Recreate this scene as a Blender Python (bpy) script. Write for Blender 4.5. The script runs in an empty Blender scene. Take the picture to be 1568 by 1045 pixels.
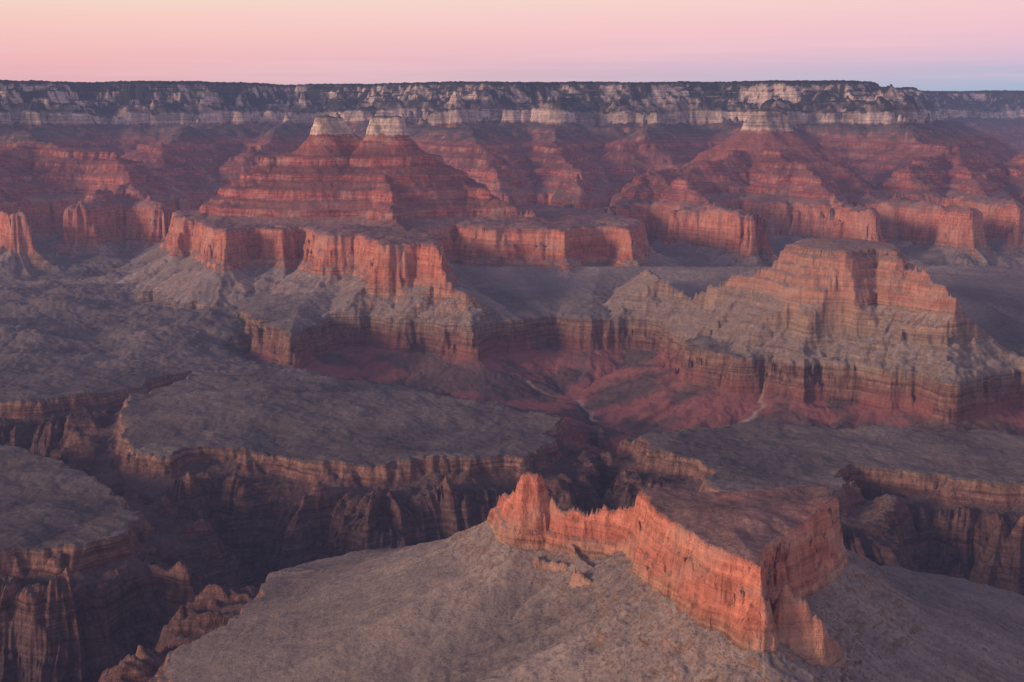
import bpy, math, numpy as np
from mathutils import Vector
f32=np.float32
ZC=2150.0; PITCH=math.radians(10.1); cp,sp=math.cos(PITCH),math.sin(PITCH)
# survey triangulation: sighting + known elevation -> map position (metres east, metres north)
def S(u,v,z):
    a=(u-784)/2000.; b=(522.5-v)/2000.; dy=cp+b*sp; dz=-sp+b*cp; t=(z-ZC)/dz
    return (a*t,dy*t)
def P(u,y): return ((u-784)/2000.*y/1.01,y)
def SS(z,pts): return [S(u,v,z) for u,v in pts]

# ---------------- noise ----------------
rng=np.random.RandomState(7)
N=4096
perm=rng.permutation(N).astype(np.int32); ang=rng.rand(N)*2*np.pi
gx=np.cos(ang).astype(f32); gy=np.sin(ang).astype(f32)
def pn(x,y,seed=0):
    x=x+seed*17.31; y=y+seed*9.77
    xf=np.floor(x); yf=np.floor(y); xi=xf.astype(np.int32); yi=yf.astype(np.int32)
    fx=(x-xf).astype(f32); fy=(y-yf).astype(f32)
    u=fx*fx*fx*(fx*(fx*6-15)+10); v=fy*fy*fy*(fy*(fy*6-15)+10)
    p0=perm[xi&4095]; p1=perm[(xi+1)&4095]
    def g(p,yy,dx,dy):
        h=perm[(p+yy)&4095]; return gx[h]*dx+gy[h]*dy
    a=g(p0,yi,fx,fy); b=g(p1,yi,fx-1,fy); c=g(p0,yi+1,fx,fy-1); d=g(p1,yi+1,fx-1,fy-1)
    return (a+(b-a)*u)*(1-v)+(c+(d-c)*u)*v
def fbm(x,y,l,o=4,seed=0,gain=.5):
    s=0;A=1
    for i in range(o):
        s=s+A*pn(x/l,y/l,seed+i*3); l=l/2.03; A*=gain
    return s
def ridg(x,y,l,o=3,seed=0,gain=.5):
    s=0;A=1
    for i in range(o):
        s=s+A*(1-2.2*np.abs(pn(x/l,y/l,seed+i*5))); l=l/2.1; A*=gain
    return s
def bill(x,y,l,o=3,seed=0,gain=.5): return -ridg(x,y,l,o,seed,gain)
def sst(a,b,x):
    t=np.clip((x-a)/(b-a),0,1); return t*t*(3-2*t)

# ---------------- grid ----------------
NX,NY=1120,1750
tx=np.linspace(-.45,.45,NX); yy=np.exp(np.linspace(math.log(1500),math.log(24000),NY))
Y,T=np.meshgrid(yy,tx,indexing='ij'); X=(T*Y).astype(f32); Y=Y.astype(f32)
sh=X.shape
sc=np.clip(Y/6500,.18,1.2)
WX=X+sc*(90*pn(X/700,Y/700,1)+34*pn(X/240,Y/240,2)+10*pn(X/80,Y/80,3))
WY=Y+sc*(90*pn(X/700,Y/700,11)+34*pn(X/240,Y/240,12)+10*pn(X/80,Y/80,13))
WX=WX.astype(f32);WY=WY.astype(f32)

def segd(x,y,p,q):
    dx,dy=q[0]-p[0],q[1]-p[1]; L=dx*dx+dy*dy+1e-6
    t=np.clip(((x-p[0])*dx+(y-p[1])*dy)/L,0,1)
    nx_=p[0]+t*dx; ny_=p[1]+t*dy
    return np.sqrt((x-nx_)**2+(y-ny_)**2),t,nx_,ny_
class Field:
    def __init__(s,x,y):
        s.x,s.y=x,y; s.w=np.full(x.shape,-1e5,f32); s.nx=np.zeros(x.shape,f32); s.ny=np.zeros(x.shape,f32)
    def put(s,w,nx_,ny_):
        m=w>s.w; s.w[m]=w[m]; s.nx[m]=nx_[m]; s.ny[m]=ny_[m]
    def line(s,pts,slope=1.0):
        for p,q in zip(pts[:-1],pts[1:]):
            d,t,a,b=segd(s.x,s.y,p,q); r=(p[3] if len(p)>3 else 0)*(1-t)+(q[3] if len(q)>3 else 0)*t
            s.put((p[2]+(q[2]-p[2])*t-slope*np.maximum(0,d-r)).astype(f32),a,b)
    def poly(s,pts,w0=0):
        sd,a,b=sdf(s.x,s.y,pts); s.put((w0+sd).astype(f32),a,b)
    def q(s,R):
        dx=s.x-s.nx; dy=s.y-s.ny; d=np.sqrt(dx*dx+dy*dy)+1
        return s.nx+R*dx/d, s.ny+R*dy/d
def sdf(x,y,pts):
    best=np.full(x.shape,1e9,f32); bx=np.zeros(x.shape,f32); by=np.zeros(x.shape,f32); ins=np.zeros(x.shape,bool)
    n=len(pts)
    for i in range(n):
        p,q=pts[i],pts[(i+1)%n]
        d,t,a,b=segd(x,y,p,q); m=d<best; best[m]=d[m]; bx[m]=a[m]; by[m]=b[m]
        if p[1]!=q[1]:
            c=((p[1]>y)!=(q[1]>y))&(x<(q[0]-p[0])*(y-p[1])/(q[1]-p[1])+p[0]); ins^=c
    return np.where(ins,best,-best),bx,by

def tf(K,w):
    a=np.array(K); return np.interp(w,a[:,0],a[:,1]).astype(f32),np.interp(w,a[:,0],a[:,2]).astype(f32)
def zs(K,z):
    a=np.array(K); return np.interp(z,a[:,1],a[:,2]).astype(f32)
def inv(K,z):
    a=np.array(K); return float(np.interp(z,a[:,1],a[:,0]))
# irregular ledge-and-slope sequence (fractions of run, rise)
SEQ=[(.10,.06),(.13,.17),(.22,.23),(.235,.27),(.32,.32),(.35,.46),(.47,.52),(.485,.57),(.56,.61),(.585,.70),(.70,.75),(.715,.78),(.83,.83),(.86,.98),(1.,1.)]
def ledges(w0,z0,s0,w1,z1,s1,seq=SEQ): return [(w0+(w1-w0)*a,z0+(z1-z0)*b,s0+(s1-s0)*b) for a,b in seq]

# ---------------- base benches ----------------
base=1190+.015*(np.clip(Y,3000,5200)-3500)+.062*np.clip(Y-5200,0,2800)
bg_=bill(X+30*pn(X/90,Y/90,20),Y,340,4,23,.55)
base=base+26*fbm(X,Y,900,3,21)+11*bg_
base=base+sst(4300,5400,Y)*42*(bill(X+60*pn(X/200,Y/200,26),Y,760,5,27,.55)+.8)
strat=(1200+.035*np.clip(Y-4500,0,3000)).astype(f32)
bas=SS(1190,[(380,552),(470,578),(600,592),(700,612),(820,635),(870,662),(960,668),(1100,655),(1200,652),(1300,660),(1450,668),(1750,680)])+[(3500,5000),(3000,5900),(-1000,5900),(-1350,5400)]
sd,_,_=sdf(WX,WY,bas)
sd=sd+60*bill(X,Y,260,4,41,.6)
dip=60*sst(-20,130,sd)+95*sst(60,480,sd); base=base-dip; strat=strat-np.minimum(dip*1.6,190)
redm=sst(-40,60,sd); inbas=sst(-100,50,sd)
Z=base.astype(f32); pale=np.zeros(sh,f32); streak=(.5+.3*bg_).astype(f32)
G_=None
def merge(z,s,pl=0.,g=None):
    global Z,strat,pale,streak
    m=z>Z
    Z=np.where(m,z,Z); strat=np.where(m,s,strat); pale=np.where(m,pl,pale)
    if g is not None: streak=np.where(m,.5+.33*(g+.7),streak)

def detail(F,A1,l1,A2,l2,A3,l3,seed,R=150,AG=30,lg=110,wg=0,fall=260):
    global G_
    qx,qy=F.q(R)
    qx=qx+12*pn(X/70,Y/70,seed+2); qy=qy+12*pn(X/70,Y/70,seed+3)
    g=bill(qx,qy,lg,3,seed+40,.58); G_=g
    amp=AG*sst(0,fall,wg-F.w)+AG*.22
    return F.w+A1*fbm(X,Y,l1,2,seed)+A2*(bill(X,Y,l2,3,seed+7,.55)+.6)+A3*fbm(X,Y,l3,3,seed+13,.7)+amp*(g+.7)

# ---------------- far rim and its spurs ----------------
KF=[(-900,1000,1150),(0,1140,1200),(500,1260,1300),(760,1390,1430),(772,1440,1470),(780,1450,1475),(800,1570,1580),(850,1600,1592)]
KF+=ledges(850,1600,1592,1330,1880,1885)
KF+=[(1400,1915,1905),(1610,2030,1950),(1640,2112,2062),(1760,2165,2110),(1768,2182,2120),(1880,2220,2128),(1890,2248,2150),(1980,2272,2155),(1992,2302,2185),(2090,2325,2190),(2104,2352,2200),(2170,2368,2205),(2180,2388,2208),(2300,2396,2260),(6000,2402,2400)]
F=Field(WX,WY)
F.poly([P(-600,10000),P(-200,10600),P(0,11500),P(150,12300),P(330,12300),P(450,13300),P(600,13000),P(700,12100),P(820,12300),P(950,12000),P(1050,12600),P(1200,11900),P(1330,11700),P(1350,13000),P(1400,17500),P(1500,19500),P(2400,20000),P(2400,45000),P(-2000,45000)],inv(KF,2388))
def L(*v): return [(*P(u,y),inv(KF,z)) for u,y,z in v]
for l in [L((-100,10800,2200),(-50,10300,2100),(60,9300,1965),(160,8800,1905),(190,8300,1750),(240,7700,1650)),
          L((60,9300,1965),(0,8800,1900),(-60,7700,1680),(20,7200,1640)),
          L((-60,7700,1680),(-200,6900,1640)),
          L((190,8300,1750),(120,7600,1650)),
          L((310,12500,2388),(308,11500,2130),(270,10500,1985),(250,9600,1900),(240,8800,1650)),
          L((460,13500,2388),(430,12000,2100),(420,10800,1960),(390,9800,1850)),
          L((700,12000,2388),(720,10500,2050),(740,9600,1905),(750,8900,1640)),
          L((860,12200,2388),(860,11300,2135),(840,10000,1930),(890,8800,1700),(870,8000,1610)),
          L((1010,12400,2388),(1000,11000,2050),(980,10200,1930)),
          L((1180,12000,2388),(1190,10600,1930),(1165,9300,1895),(1090,8800,1850),(1000,8300,1750),(940,7500,1630)),
          L((1165,9300,1895),(1210,8500,1850),(1290,7900,1620)),
          L((1165,9300,1895),(1280,8900,1810),(1350,8200,1680),(1490,7300,1610)),
          L((1000,8300,1750),(1080,7600,1680),(1150,7050,1610)),
          L((1290,7900,1620),(1330,7300,1610)),
          L((1340,11800,2388),(1400,10500,1960),(1460,9600,1890),(1500,8600,1680),(1560,7600,1610)),
          L((1460,9600,1890),(1390,8900,1780)),
          L((1800,13000,2200),(1700,11000,2050),(1600,9500,1900),(1620,8500,1640)),
          L((1350,13000,2388),(1440,13200,2000),(1500,12500,1900)),
          ]:
    F.line(l)
w=detail(F,150,800,66,420,22,90,50,R=250,AG=45,lg=190,wg=1000)
pk=P(1165,9300); dpk=np.sqrt((X-pk[0])**2+(Y-pk[1])**2)
up_=sst(1500,1850,w)*sst(900,1900,dpk)
w=w+up_*(330*fbm(X,Y,1500,2,91)+270*bill(X,Y,620,4,93,.55)+120)
z,s=tf(KF,w)
z=z+sst(1600,1700,s)*14*fbm(X,Y,500,2,55)+sst(1900,2000,s)*(1-sst(2150,2200,s))*(55*fbm(X,Y,1700,2,57)+18*fbm(X,Y,300,2,58))
forest=sst(2209,2260,s)
z=z+forest*(14*pn(X/60,Y/60,5)+8*pn(X/21,Y/21,6)+30*fbm(X,Y,1800,2,8))
merge(z,s,0.,G_)
# right-hand temple summit
KB=[(-4000,-1500,1820),(-300,1640,1820),(0,1885,1885),(110,1962,1886),(150,1985,1888),(158,1996,1965),(176,2058,2035),(190,2072,2045),(203,2132,2062),(240,2150,2068)]
C=Field(X,Y)
C.line([(*P(1080,9250),-20,0),(*P(1124,9300),100,0),(*P(1140,9300),185,0),(*P(1152,9300),232,0),(*P(1165,9300),262,6),(*P(1180,9300),228,6),(*P(1203,9300),200,10),(*P(1225,9300),90,0),(*P(1270,9200),-20,0)])
z,s=tf(KB,C.w+16*fbm(X,Y,120,4,79,.6)+10*(bill(X,Y,70,2,80)+.5)); merge(z,s)

# ---------------- apron with brown cliff (under the temple) ----------------
KA=[(-1500,900,900),(-420,1040,1010),(-40,1146,1104),(-26,1192,1128),(-17,1198,1134),(0,1266,1184),(50,1282,1215),(700,1400,1390),(1600,1440,1400)]
F=Field((X+.4*(WX-X)).astype(f32),(Y+.4*(WY-Y)).astype(f32))
F.poly(SS(1265,[(445,520),(475,505),(510,490),(560,488),(610,496),(650,494),(720,504),(760,494),(810,490),(850,486),(905,492),(960,488),(1008,494),(1030,520),(1060,535),(1120,546),(1180,548),(1232,560),(1262,556),(1330,566),(1400,572),(1460,592),(1500,578),(1560,570),(1700,580)])+[(3200,5200),(3000,7000),(-1500,7000),(-1300,5900)],0)
wA=detail(F,40,500,34,180,9,50,120,R=120,AG=50,lg=130,wg=-50,fall=200); gA=G_
z,s=tf(KA,wA); merge(z,s,0.,gA)
apcap=np.where(wA>0,1270+.72*wA+4*np.maximum(wA-120,0),1270+8*wA)+1e4*(1-inbas)

# ---------------- central temple ----------------
KI=[(-900,700,1180),(-380,1050,1230),(-350,1262,1330),(-60,1392,1425),(-44,1420,1445),(-30,1425,1450),(-16,1490,1500),(-10,1496,1505),(4,1565,1580),(60,1582,1592)]
KI+=ledges(60,1582,1592,540,1902,1885)
KI+=[(590,1935,1886),(645,1994,1890),(651,2006,1965),(660,2048,2020),(668,2056,2030),(680,2104,2068),(760,2128,2072)]
F=Field((X+.7*(WX-X)).astype(f32),(Y+.7*(WY-Y)).astype(f32))
rim=SS(1570,[(258,334),(290,338),(338,354),(380,348),(430,352),(455,348),(500,360),(545,360),(585,376),(640,372),(690,380),(682,362),(660,350),(700,344),(750,350),(830,352),(868,356),(890,348),(935,347),(972,352)])+[(760,7000),(300,7900),(-500,8300),(-1700,8200),(-2000,7500)]
F.poly(rim,0)
F.w=np.minimum(F.w,60)
def LI(*v): return [(*P(u,y),inv(KI,z)) for u,y,z in v]
F.line([(*P(425,7250),540,0),(*P(480,7300),610,0),(*P(505,7300),620,0),(*P(560,7330),612,0),(*P(605,7300),620,0),(*P(660,7250),540,0)])
for l in [LI((425,7250,1902),(380,7150,1760),(330,7050,1640),(290,6950,1600)),
          LI((655,7250,1902),(720,7050,1770),(800,6800,1640),(850,6650,1590)),
          LI((560,7300,1930),(590,6900,1790),(610,6500,1650),(625,6250,1590)),
          LI((480,7300,1930),(450,6950,1740),(430,6700,1620)),
          LI((545,7350,1900),(600,8300,1850),(640,9200,1700)),
          LI((655,7250,1890),(700,7500,1700),(760,7500,1600))]:
    F.line(l)
w=detail(F,50,500,32,230,12,70,90,R=130,AG=38,lg=100,wg=-10); gi=G_
C=Field(X,Y)
C.line([(*P(485,7330),666,0),(*P(499,7330),735,3),(*P(512,7330),694,6),(*P(530,7340),668,6),(*P(552,7340),648,2)])
C.line([(*P(582,7320),712,16),(*P(606,7320),708,22)])
w=np.maximum(w,C.w+11*fbm(X,Y,60,3,77))
z,s=tf(KI,w); z=z+sst(1600,1680,s)*(1-sst(1885,1890,s))*9*fbm(X,Y,260,2,56)
s=np.where(z>apcap,zs(KI,apcap),s); z=np.minimum(z,apcap); merge(z,s,0.,gi)

# ---------------- right-hand pyramid butte ----------------
KC=[(-1100,500,1150),(-400,1100,1200),(-365,1276,1280),(-118,1455,1410),(-110,1478,1440)]
KC+=ledges(-110,1478,1450,0,1640,1600,[(.05,.14),(.22,.20),(.27,.38),(.46,.44),(.50,.58),(.66,.63),(.71,.82),(.88,.87),(.92,.99),(1,1)])+[(120,1654,1620)]
F=Field((X+.4*(WX-X)).astype(f32),(Y+.4*(WY-Y)).astype(f32))
F.poly([S(1208,371,1646),S(1250,378,1646),S(1300,382,1646),S(1345,378,1646),S(1385,382,1646),(1480,5000),(1400,5200),(1150,5200)],0)
def LC(*v): return [(*S(u,vv,z),inv(KC,z)) for u,vv,z in v]
for l in [LC((1212,372,1640),(1185,398,1575),(1100,428,1480),(1030,428,1450),(985,408,1450)),
          LC((1375,380,1640),(1410,405,1600),(1450,428,1560),(1495,472,1480),(1530,520,1370)),
          LC((1212,372,1640),(1180,440,1450),(1130,480,1370))]:
    F.line(l)
w=detail(F,14,300,14,150,7,45,150,R=90,AG=40,lg=100,wg=-90,fall=200)
z,s=tf(KC,w); s=np.where(z>apcap,zs(KC,apcap),s); z=np.minimum(z,apcap); merge(z,s,.6,G_)

# ---------------- foreground redwall mesa, ridge and spire ----------------
KM=[(-1100,1000,1180),(-640,1180,1200),(-400,1255,1260),(-150,1350,1330),(-24,1422,1400),(-18,1450,1450),(-13,1455,1455),(-6,1490,1500),(-3,1494,1505),(3,1530,1570),(120,1538,1600)]
F=Field((X+.2*(WX-X)).astype(f32),(Y+.2*(WY-Y)).astype(f32))
mesa=[S(u,v,1530) for u,v in [(968,746),(1010,742),(1080,750),(1180,745),(1272,737),(1288,762),(1250,790),(1188,822),(1172,872),(1120,850),(1088,838),(1050,806),(1015,790)]]
F.poly(mesa,0)
qd=detail(F,8,160,7,60,4.5,22,180,R=90,AG=12,lg=45,wg=-10)
z,s=tf(KM,qd)
z=z+3.5*fbm(X,Y,40,3,31)+12*fbm(X,Y,150,2,32)*sst(0,40,qd)
merge(z,s,0.,G_)
KR=[(-1100,1000,1180),(-620,1180,1200),(-400,1240,1260),(-120,1352,1330),(-50,1400,1395),(-40,1424,1440),(-34,1428,1445),(-28,1452,1490),(-20,1462,1500),(-6,1508,1560),(4,1532,1600)]
F=Field((X+.15*(WX-X)).astype(f32),(Y+.15*(WY-Y)).astype(f32))
def LR(*v): return [(*S(u,vv,z),inv(KR,z)) for u,vv,z in v]
F.line(LR((985,765,1505),(940,767,1490),(900,773,1478),(860,773,1470),(838,748,1488),(826,722,1516),(812,711,1531),(800,715,1526),(788,742,1490),(770,752,1460),(757,770,1435),(700,812,1368),(615,852,1300),(500,868,1240),(395,874,1200)))
F.line([(*S(822,716,1526),1,5),(*S(804,716,1526),0,4)])
F.line(LR((832,735,1490),(880,840,1410),(960,900,1390)))
w=detail(F,3,160,2.5,50,2.2,24,210,R=90,AG=8,lg=45,wg=-30)
z,s=tf(KR,w); merge(z,s,0.,G_)
# crags and small broken ledges around the prow
C=Field(X,Y)
C.line([(*S(1172,872,1530),1495,0),(*S(1184,900,1480),1468,0),(*S(1203,890,1500),1506,3),(*S(1225,912,1480),1480,3),(*S(1258,945,1450),1446,2),(*S(1290,975,1410),1396,2)],slope=3.6)
C.line([(*S(1186,905,1480),1452,0),(*S(1165,960,1415),1404,1),(*S(1172,1010,1380),1376,2),(*S(1215,1030,1362),1364,2),(*S(1262,1075,1325),1328,2)],slope=3.2)
for a,b,ca,cb in [((1010,985),(1060,1010),1388,1366),((820,842),(868,856),1402,1398),((880,868),(925,885),1400,1396),((935,893),(985,912),1400,1396),((620,852),(655,868),1300,1292)]:
    C.line([(*S(*a,ca),ca,1),(*S(*b,cb),cb,1)],slope=2.6)
z=C.w+18*fbm(X,Y,38,4,230,.6)+8*bill(X,Y,22,2,231); merge(z,1430+(z-1400)*.9,.5)

# ---------------- inner gorge ----------------
G=SS(1190,[(-250,850),(0,832),(90,828),(170,816),(208,808),(228,775),(205,748),(120,706),(0,674),(-250,660),(-250,612),(0,612),(90,610),(165,600),(290,562),(300,568),(190,602),(178,640),(172,668),(200,690),(270,692),(300,682),(370,680),(410,684),(460,697),(500,702),(590,708),(650,700),(740,693),(800,692),(856,670),(850,648),(900,616),(915,616),(960,655),(1000,682),(1070,692),(1080,735),(1110,746),(1200,752),(1285,752),(1297,735),(1290,704),(1300,700),(1400,716),(1480,726),(1568,738),(1850,765)])
G+=[P(1850,2450),P(1568,2560),P(1440,2650),P(1345,2560),P(1250,2650),P(1100,2640),P(900,2660),P(700,2720),P(520,2720),(-.199*2640,2640)]
G+=SS(1185,[(386,895),(362,955),(300,972),(262,985),(215,1040)])+[(-620,1800),(-1600,1500),(-2400,1800)]
sd,nx_,ny_=sdf((X+.6*(WX-X)).astype(f32),(Y+.6*(WY-Y)).astype(f32),G)
dd=np.abs(sd)+1; qx=nx_+180*(X-nx_)/dd; qy=ny_+180*(Y-ny_)/dd
d=sd+26*fbm(X,Y,130,4,33,.6)-34*(bill(X,Y,230,4,35,.5)+.6)
qx=qx+30*pn(X/120,Y/120,44); qy=qy+30*pn(X/120,Y/120,45)
rib=ridg(qx,qy,230,5,37,.6)*.8+ridg(X,Y,330,4,39,.5)*.5
dep=np.interp(d,[-60,0,6,10,17,50,270,480],[0,0,17,20,38,72,350,560]).astype(f32)
dep=dep+sst(25,150,d)*(rib-.6)*-98
dep=np.maximum(dep,0)
inn=d>0
st2=np.minimum(strat,1188)-dep*1.6
strat=np.where(inn&(dep>1),st2,strat); Z=Z-dep
Z=Z+3.2*np.clip(bill(X,Y,150,3,60),-2,0)
Z=Z+1.8*fbm(X,Y,26,2,61)*np.clip(Y/3000,.5,2.5)
# dry stream beds in the side basin
ds=np.full(sh,1e9,f32)
for l in [[S(905,600,1110),S(912,640,1110),S(945,690,1080),S(975,735,1030)],[S(905,600,1110),S(880,570,1140),S(800,545,1170)],[S(912,640,1110),S(1090,640,1110),S(1160,630,1110),S(1215,585,1130)]]:
    for p,q in zip(l[:-1],l[1:]): ds=np.minimum(ds,segd(WX+26*pn(X/70,Y/70,63),WY,p,q)[0])
bed=(1-sst(3,10,ds))*sst(-.3,.15,fbm(X,Y,110,2,64)); Z=Z-6*(1-sst(0,36,ds)); pale=np.maximum(pale,bed)

# rock variation fields
nl=.5+.55*fbm(X,Y,420,4,71); nm=.5+.55*fbm(X+.5*Z,Y,60,3,73); vp=.5+.55*fbm(X,Y+2*Z,130,3,75)
redm=redm*sst(-.22,.22,fbm(X,Y,260,4,70))*(1-sst(1105,1150,strat))

# ---------------- mesh ----------------
def grid_mesh(name,X,Y,Z,layers):
    ny,nx=X.shape
    me=bpy.data.meshes.new(name)
    co=np.stack([X,Y,Z],-1).reshape(-1,3).astype(f32)
    idx=np.arange(nx*ny,dtype=np.int32).reshape(ny,nx)
    q=np.stack([idx[:-1,:-1],idx[:-1,1:],idx[1:,1:],idx[1:,:-1]],-1).reshape(-1)
    nf=(nx-1)*(ny-1)
    me.vertices.add(nx*ny); me.vertices.foreach_set('co',co.ravel())
    me.loops.add(nf*4); me.loops.foreach_set('vertex_index',q)
    me.polygons.add(nf); me.polygons.foreach_set('loop_start',np.arange(0,nf*4,4,dtype=np.int32))
    me.update(calc_edges=True)
    me.polygons.foreach_set('use_smooth',np.ones(nf,bool))
    for nm_,attrs in layers.items():
        at=me.color_attributes.new(nm_,'FLOAT_COLOR','POINT')
        at.data.foreach_set('color',np.stack(attrs,-1).astype(f32).ravel())
    ob=bpy.data.objects.new(name,me); bpy.context.collection.objects.link(ob); return ob
ter=grid_mesh('canyon_terrain',X,Y,Z,{'rock':[(strat-700)/1700+(nm-.5)*.012,redm,pale,np.ones_like(X)],'var':[nl,nm,vp,np.clip(streak,0,1)]})

# ---------------- material ----------------
mat=bpy.data.materials.new('canyon_rock'); mat.use_nodes=True
nt=mat.node_tree; nd=nt.nodes; lk=nt.links; nd.clear()
def n(t,**k):
    x=nd.new(t)
    for a,b in k.items(): setattr(x,a,b)
    return x
def math_(op,a,b=None,c=None,clamp=False):
    x=n('ShaderNodeMath',operation=op,use_clamp=clamp)
    for i,v in enumerate([a,b,c]):
        if v is None: continue
        if isinstance(v,(int,float)): x.inputs[i].default_value=v
        else: lk.new(v,x.inputs[i])
    return x.outputs[0]
def mix(f,a,b,bt='MIX'):
    x=n('ShaderNodeMix',data_type='RGBA',blend_type=bt)
    for s_,v in ((x.inputs[0],f),(x.inputs[6],a),(x.inputs[7],b)):
        if isinstance(v,(int,float)): s_.default_value=v
        elif isinstance(v,tuple): s_.default_value=(*v,1)
        else: lk.new(v,s_)
    return x.outputs[2]
def mr(v,a,b,c=0,d=1,smooth=False):
    x=n('ShaderNodeMapRange'); x.interpolation_type='SMOOTHSTEP' if smooth else 'LINEAR'
    lk.new(v,x.inputs[0])
    for i,k in enumerate((a,b,c,d)): x.inputs[i+1].default_value=k
    return x.outputs[0]
def noise(vec,scale,det=4,rough=.55):
    x=n('ShaderNodeTexNoise'); lk.new(vec,x.inputs['Vector']); x.inputs['Scale'].default_value=scale
    x.inputs['Detail'].default_value=det; x.inputs['Roughness'].default_value=rough
    return x.outputs['Fac']
def vscale(vec,s):
    x=n('ShaderNodeVectorMath',operation='MULTIPLY'); lk.new(vec,x.inputs[0]); x.inputs[1].default_value=s; return x.outputs[0]
geo=n('ShaderNodeNewGeometry'); pos=geo.outputs['Position']
def attr(nm_):
    at=n('ShaderNodeAttribute',attribute_name=nm_); sep=n('ShaderNodeSeparateColor'); lk.new(at.outputs['Color'],sep.inputs[0]); return sep.outputs[0],sep.outputs[1],sep.outputs[2],at.outputs['Alpha']
st,rd,pl,_a=attr('rock'); nl,nm,vpn,stk=attr('var')
def E(z): return (z-700)/1700
def ramp(stops):
    r=n('ShaderNodeValToRGB'); lk.new(st,r.inputs[0]); e=r.color_ramp.elements
    stops=[(E(s_),c) for s_,c in stops]
    e[0].position=stops[0][0]; e[0].color=(*stops[0][1],1); e[1].position=stops[-1][0]; e[1].color=(*stops[-1][1],1)
    for p_,c in stops[1:-1]:
        x=e.new(p_); x.color=(*c,1)
    return r.outputs[0]
cliff=ramp([(750,(.075,.056,.06)),(1080,(.12,.076,.07)),(1112,(.17,.095,.08)),(1180,(.23,.145,.11)),(1200,(.19,.145,.115)),(1330,(.25,.19,.15)),(1400,(.34,.20,.135)),
 (1450,(.45,.17,.115)),(1540,(.57,.225,.15)),(1590,(.44,.17,.13)),(1620,(.34,.115,.095)),(1690,(.46,.155,.122)),(1740,(.29,.10,.088)),(1800,(.44,.145,.115)),(1840,(.30,.104,.09)),(1880,(.47,.158,.118)),(1945,(.30,.15,.12)),(1965,(.68,.54,.42)),(2065,(.70,.57,.45)),(2085,(.25,.19,.15)),(2120,(.30,.24,.18)),(2135,(.70,.56,.43)),(2200,(.68,.55,.42)),(2215,(.05,.055,.04)),(2400,(.04,.05,.035))])
soil=ramp([(750,(.07,.058,.064)),(1080,(.125,.086,.08)),(1180,(.17,.13,.112)),(1200,(.18,.155,.138)),(1300,(.245,.21,.18)),(1425,(.305,.25,.21)),
 (1590,(.26,.165,.14)),(1640,(.27,.13,.11)),(1892,(.29,.12,.10)),(1905,(.16,.115,.10)),(1950,(.12,.105,.095)),(1960,(.17,.14,.115)),(2065,(.10,.095,.08)),(2085,(.045,.05,.044)),(2200,(.04,.047,.038)),(2215,(.026,.034,.027)),(2400,(.026,.034,.027))])
nz=n('ShaderNodeSeparateXYZ'); lk.new(geo.outputs['Normal'],nz.inputs[0])
gr=noise(pos,.09,5,.72)
slope=mr(math_('ADD',nz.outputs[2],math_('MULTIPLY',math_('SUBTRACT',gr,.5),.25)),.62,.84,0,1,True)
bands=noise(vscale(pos,(.003,.003,.10)),1.0,5,.72)
fl=noise(vscale(pos,(1,1,.45)),.045,5,.7)
massive=math_('MULTIPLY',mr(st,E(1425),E(1450)),mr(st,E(1600),E(1580)))
bc=mix(mr(bands,.33,.66),(.44,.41,.46),(1.45,1.45,1.40)); bc=mix(math_('MULTIPLY',massive,.45),bc,(.95,.95,.95))
c1=mix(1.0,cliff,bc,'MULTIPLY')
c1=mix(1.0,c1,mix(mr(fl,.3,.7),(.52,.48,.49),(1.36,1.36,1.34)),'MULTIPLY')
c1=mix(math_('MULTIPLY',math_('MULTIPLY',mr(vpn,.42,.75),mr(st,E(1380),E(1440))),.5),c1,(.50,.34,.25))
hi=mr(st,E(1955),E(2000))
# trees growing on the ledges of the upper cliffs (thinner on the isolated, steep summits)
tree=mr(math_('ADD',math_('MULTIPLY',nl,.6),math_('MULTIPLY',nm,.4)),.58,.46)
fo=math_('MULTIPLY',hi,math_('MULTIPLY',tree,mr(st,E(2066),E(2120),.55,1)))
c1=mix(fo,c1,(.05,.052,.043))
c2=mix(1.0,soil,mix(mr(nl,.25,.75),(.76,.77,.80),(1.27,1.24,1.18)),'MULTIPLY')
c2=mix(1.0,c2,mix(mr(gr,.3,.7),(.74,.74,.76),(1.24,1.24,1.22)),'MULTIPLY')
c2=mix(1.0,c2,mix(stk,(.58,.58,.63),(1.27,1.24,1.19)),'MULTIPLY')
c2=mix(mr(bands,.54,.66,0,.5),c2,cliff)
vo=n('ShaderNodeTexVoronoi'); lk.new(pos,vo.inputs['Vector']); vo.inputs['Scale'].default_value=.16
shr=math_('MULTIPLY',mr(vo.outputs['Distance'],.30,.18),mr(nm,.3,.7,.2,.8))
c2=mix(shr,c2,(.06,.062,.04))
col=mix(slope,c1,c2)
col=mix(math_('MULTIPLY',rd,.65),col,mix(bands,(.22,.07,.065),(.38,.15,.125)))
pc=mix(.82,col,mix(mr(bands,.35,.65),(.25,.19,.15),(.41,.31,.235)))
col=mix(math_('MULTIPLY',pl,mr(nl,.35,.7,1,.55),clamp=True),col,pc)
bs=n('ShaderNodeBsdfDiffuse')
lk.new(col,bs.inputs['Color'])
hgt=math_('ADD',math_('MULTIPLY',fl,18.0),math_('MULTIPLY',bands,10.0))
hs=math_('MULTIPLY',gr,5.0)
hm=n('ShaderNodeMix',data_type='FLOAT'); lk.new(slope,hm.inputs[0]); lk.new(hgt,hm.inputs[2]); lk.new(hs,hm.inputs[3])
bp=n('ShaderNodeBump'); bp.inputs['Strength'].default_value=.9; bp.inputs['Distance'].default_value=1.0
lk.new(hm.outputs[0],bp.inputs['Height']); lk.new(bp.outputs[0],bs.inputs['Normal'])
out=n('ShaderNodeOutputMaterial'); lk.new(bs.outputs[0],out.inputs[0])
ter.data.materials.append(mat)

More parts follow.
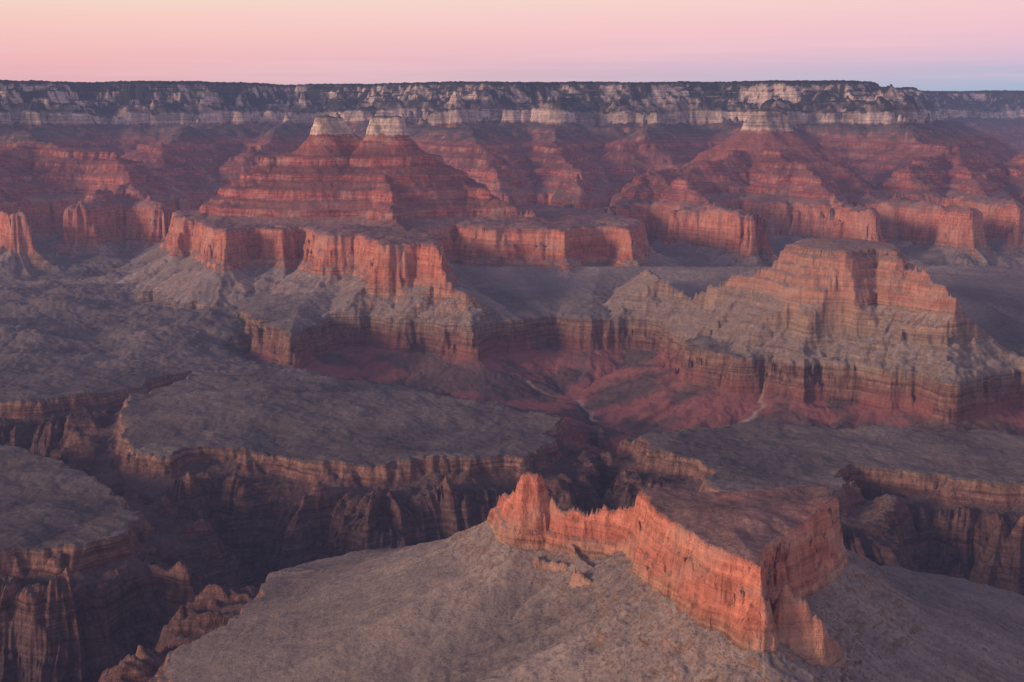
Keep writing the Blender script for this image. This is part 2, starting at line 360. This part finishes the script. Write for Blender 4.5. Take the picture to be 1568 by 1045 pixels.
# ---------------- air (haze volume) ----------------
bpy.ops.mesh.primitive_cube_add(size=1,location=(0,11000,4000)); air=bpy.context.object; air.name='atmospheric_haze'; air.scale=(50000,26000,9000)
hm_=bpy.data.materials.new('haze'); hm_.use_nodes=True; t=hm_.node_tree; t.nodes.clear()
K=1.8e-5
ab=t.nodes.new('ShaderNodeVolumeAbsorption'); ab.inputs['Color'].default_value=(0,0,0,1); ab.inputs['Density'].default_value=K
em=t.nodes.new('ShaderNodeEmission'); em.inputs[0].default_value=(.27,.27,.47,1); em.inputs[1].default_value=K
ad=t.nodes.new('ShaderNodeAddShader'); o=t.nodes.new('ShaderNodeOutputMaterial')
t.links.new(ab.outputs[0],ad.inputs[0]); t.links.new(em.outputs[0],ad.inputs[1]); t.links.new(ad.outputs[0],o.inputs['Volume'])
air.data.materials.append(hm_)

# ---------------- world ----------------
W=bpy.data.worlds.new('World'); bpy.context.scene.world=W; W.use_nodes=True
nt=W.node_tree; nd=nt.nodes; lk=nt.links; nd.clear()
tc=n('ShaderNodeTexCoord'); nrm=n('ShaderNodeVectorMath',operation='NORMALIZE'); lk.new(tc.outputs['Generated'],nrm.inputs[0])
sx=n('ShaderNodeSeparateXYZ'); lk.new(nrm.outputs[0],sx.inputs[0])
def s2l(c): return tuple(((v+.055)/1.055)**2.4 if v>.04 else v/12.92 for v in c)
def wr(stops):
    r=n('ShaderNodeValToRGB'); lk.new(math_('SQRT',math_('MAXIMUM',sx.outputs[2],0.)),r.inputs[0]); e=r.color_ramp.elements
    stops=[(math.sqrt(p_),s2l(c)) for p_,c in stops]
    e[0].position=stops[0][0]; e[0].color=(*stops[0][1],1); e[1].position=stops[-1][0]; e[1].color=(*stops[-1][1],1)
    for p_,c in stops[1:-1]: x=e.new(p_); x.color=(*c,1)
    return r.outputs[0]
up=[(.16,(.86,.72,.70)),(.35,(.57,.54,.65)),(1,(.41,.42,.58))]
left=wr([(0,(.80,.63,.64)),(.018,(.89,.66,.64)),(.035,(.97,.70,.66)),(.06,(1.0,.78,.68)),(.085,(1.0,.87,.74))]+up)
right=wr([(0,(.55,.64,.73)),(.013,(.60,.69,.77)),(.028,(.74,.70,.78)),(.042,(.90,.72,.77)),(.06,(.97,.75,.75)),(.085,(.99,.81,.75))]+up)
sky=mix(mr(sx.outputs[0],-.3,.36),left,right)
cir=noise(vscale(nrm.outputs[0],(2.0,2.0,60)),1.6,4)
sky=mix(mr(cir,.50,.70,0,.3),sky,(1.0,.60,.56))
ns=n('ShaderNodeTexSky',sky_type='NISHITA'); ns.sun_disc=False; ns.sun_elevation=math.radians(13); ns.sun_rotation=math.radians(242)
bg1=n('ShaderNodeBackground'); lk.new(sky,bg1.inputs[0]); bg1.inputs[1].default_value=1.26
bg2=n('ShaderNodeBackground'); lk.new(ns.outputs[0],bg2.inputs[0]); bg2.inputs[1].default_value=.012
ads=n('ShaderNodeAddShader'); lk.new(bg1.outputs[0],ads.inputs[0]); lk.new(bg2.outputs[0],ads.inputs[1])
out=n('ShaderNodeOutputWorld'); lk.new(ads.outputs[0],out.inputs[0])

# ---------------- sun ----------------
sl=bpy.data.lights.new('sun','SUN'); sl.energy=4.2; sl.angle=math.radians(14); sl.color=(1.0,.68,.50)
so=bpy.data.objects.new('sun',sl); bpy.context.collection.objects.link(so)
el=math.radians(13); dirv=Vector((math.cos(el)*.89,math.cos(el)*.456,-math.sin(el)))
so.rotation_euler=dirv.to_track_quat('-Z','Y').to_euler()

# ---------------- camera ----------------
cam=bpy.data.cameras.new('camera'); co=bpy.data.objects.new('camera',cam); bpy.context.collection.objects.link(co)
co.location=(0,0,ZC); co.rotation_euler=(math.pi/2-PITCH,0,0); cam.sensor_width=36; cam.lens=36*2000/1568; cam.clip_start=1; cam.clip_end=120000
sc_=bpy.context.scene; sc_.camera=co
sc_.view_settings.view_transform='Standard'; sc_.view_settings.look='None'; sc_.view_settings.exposure=0
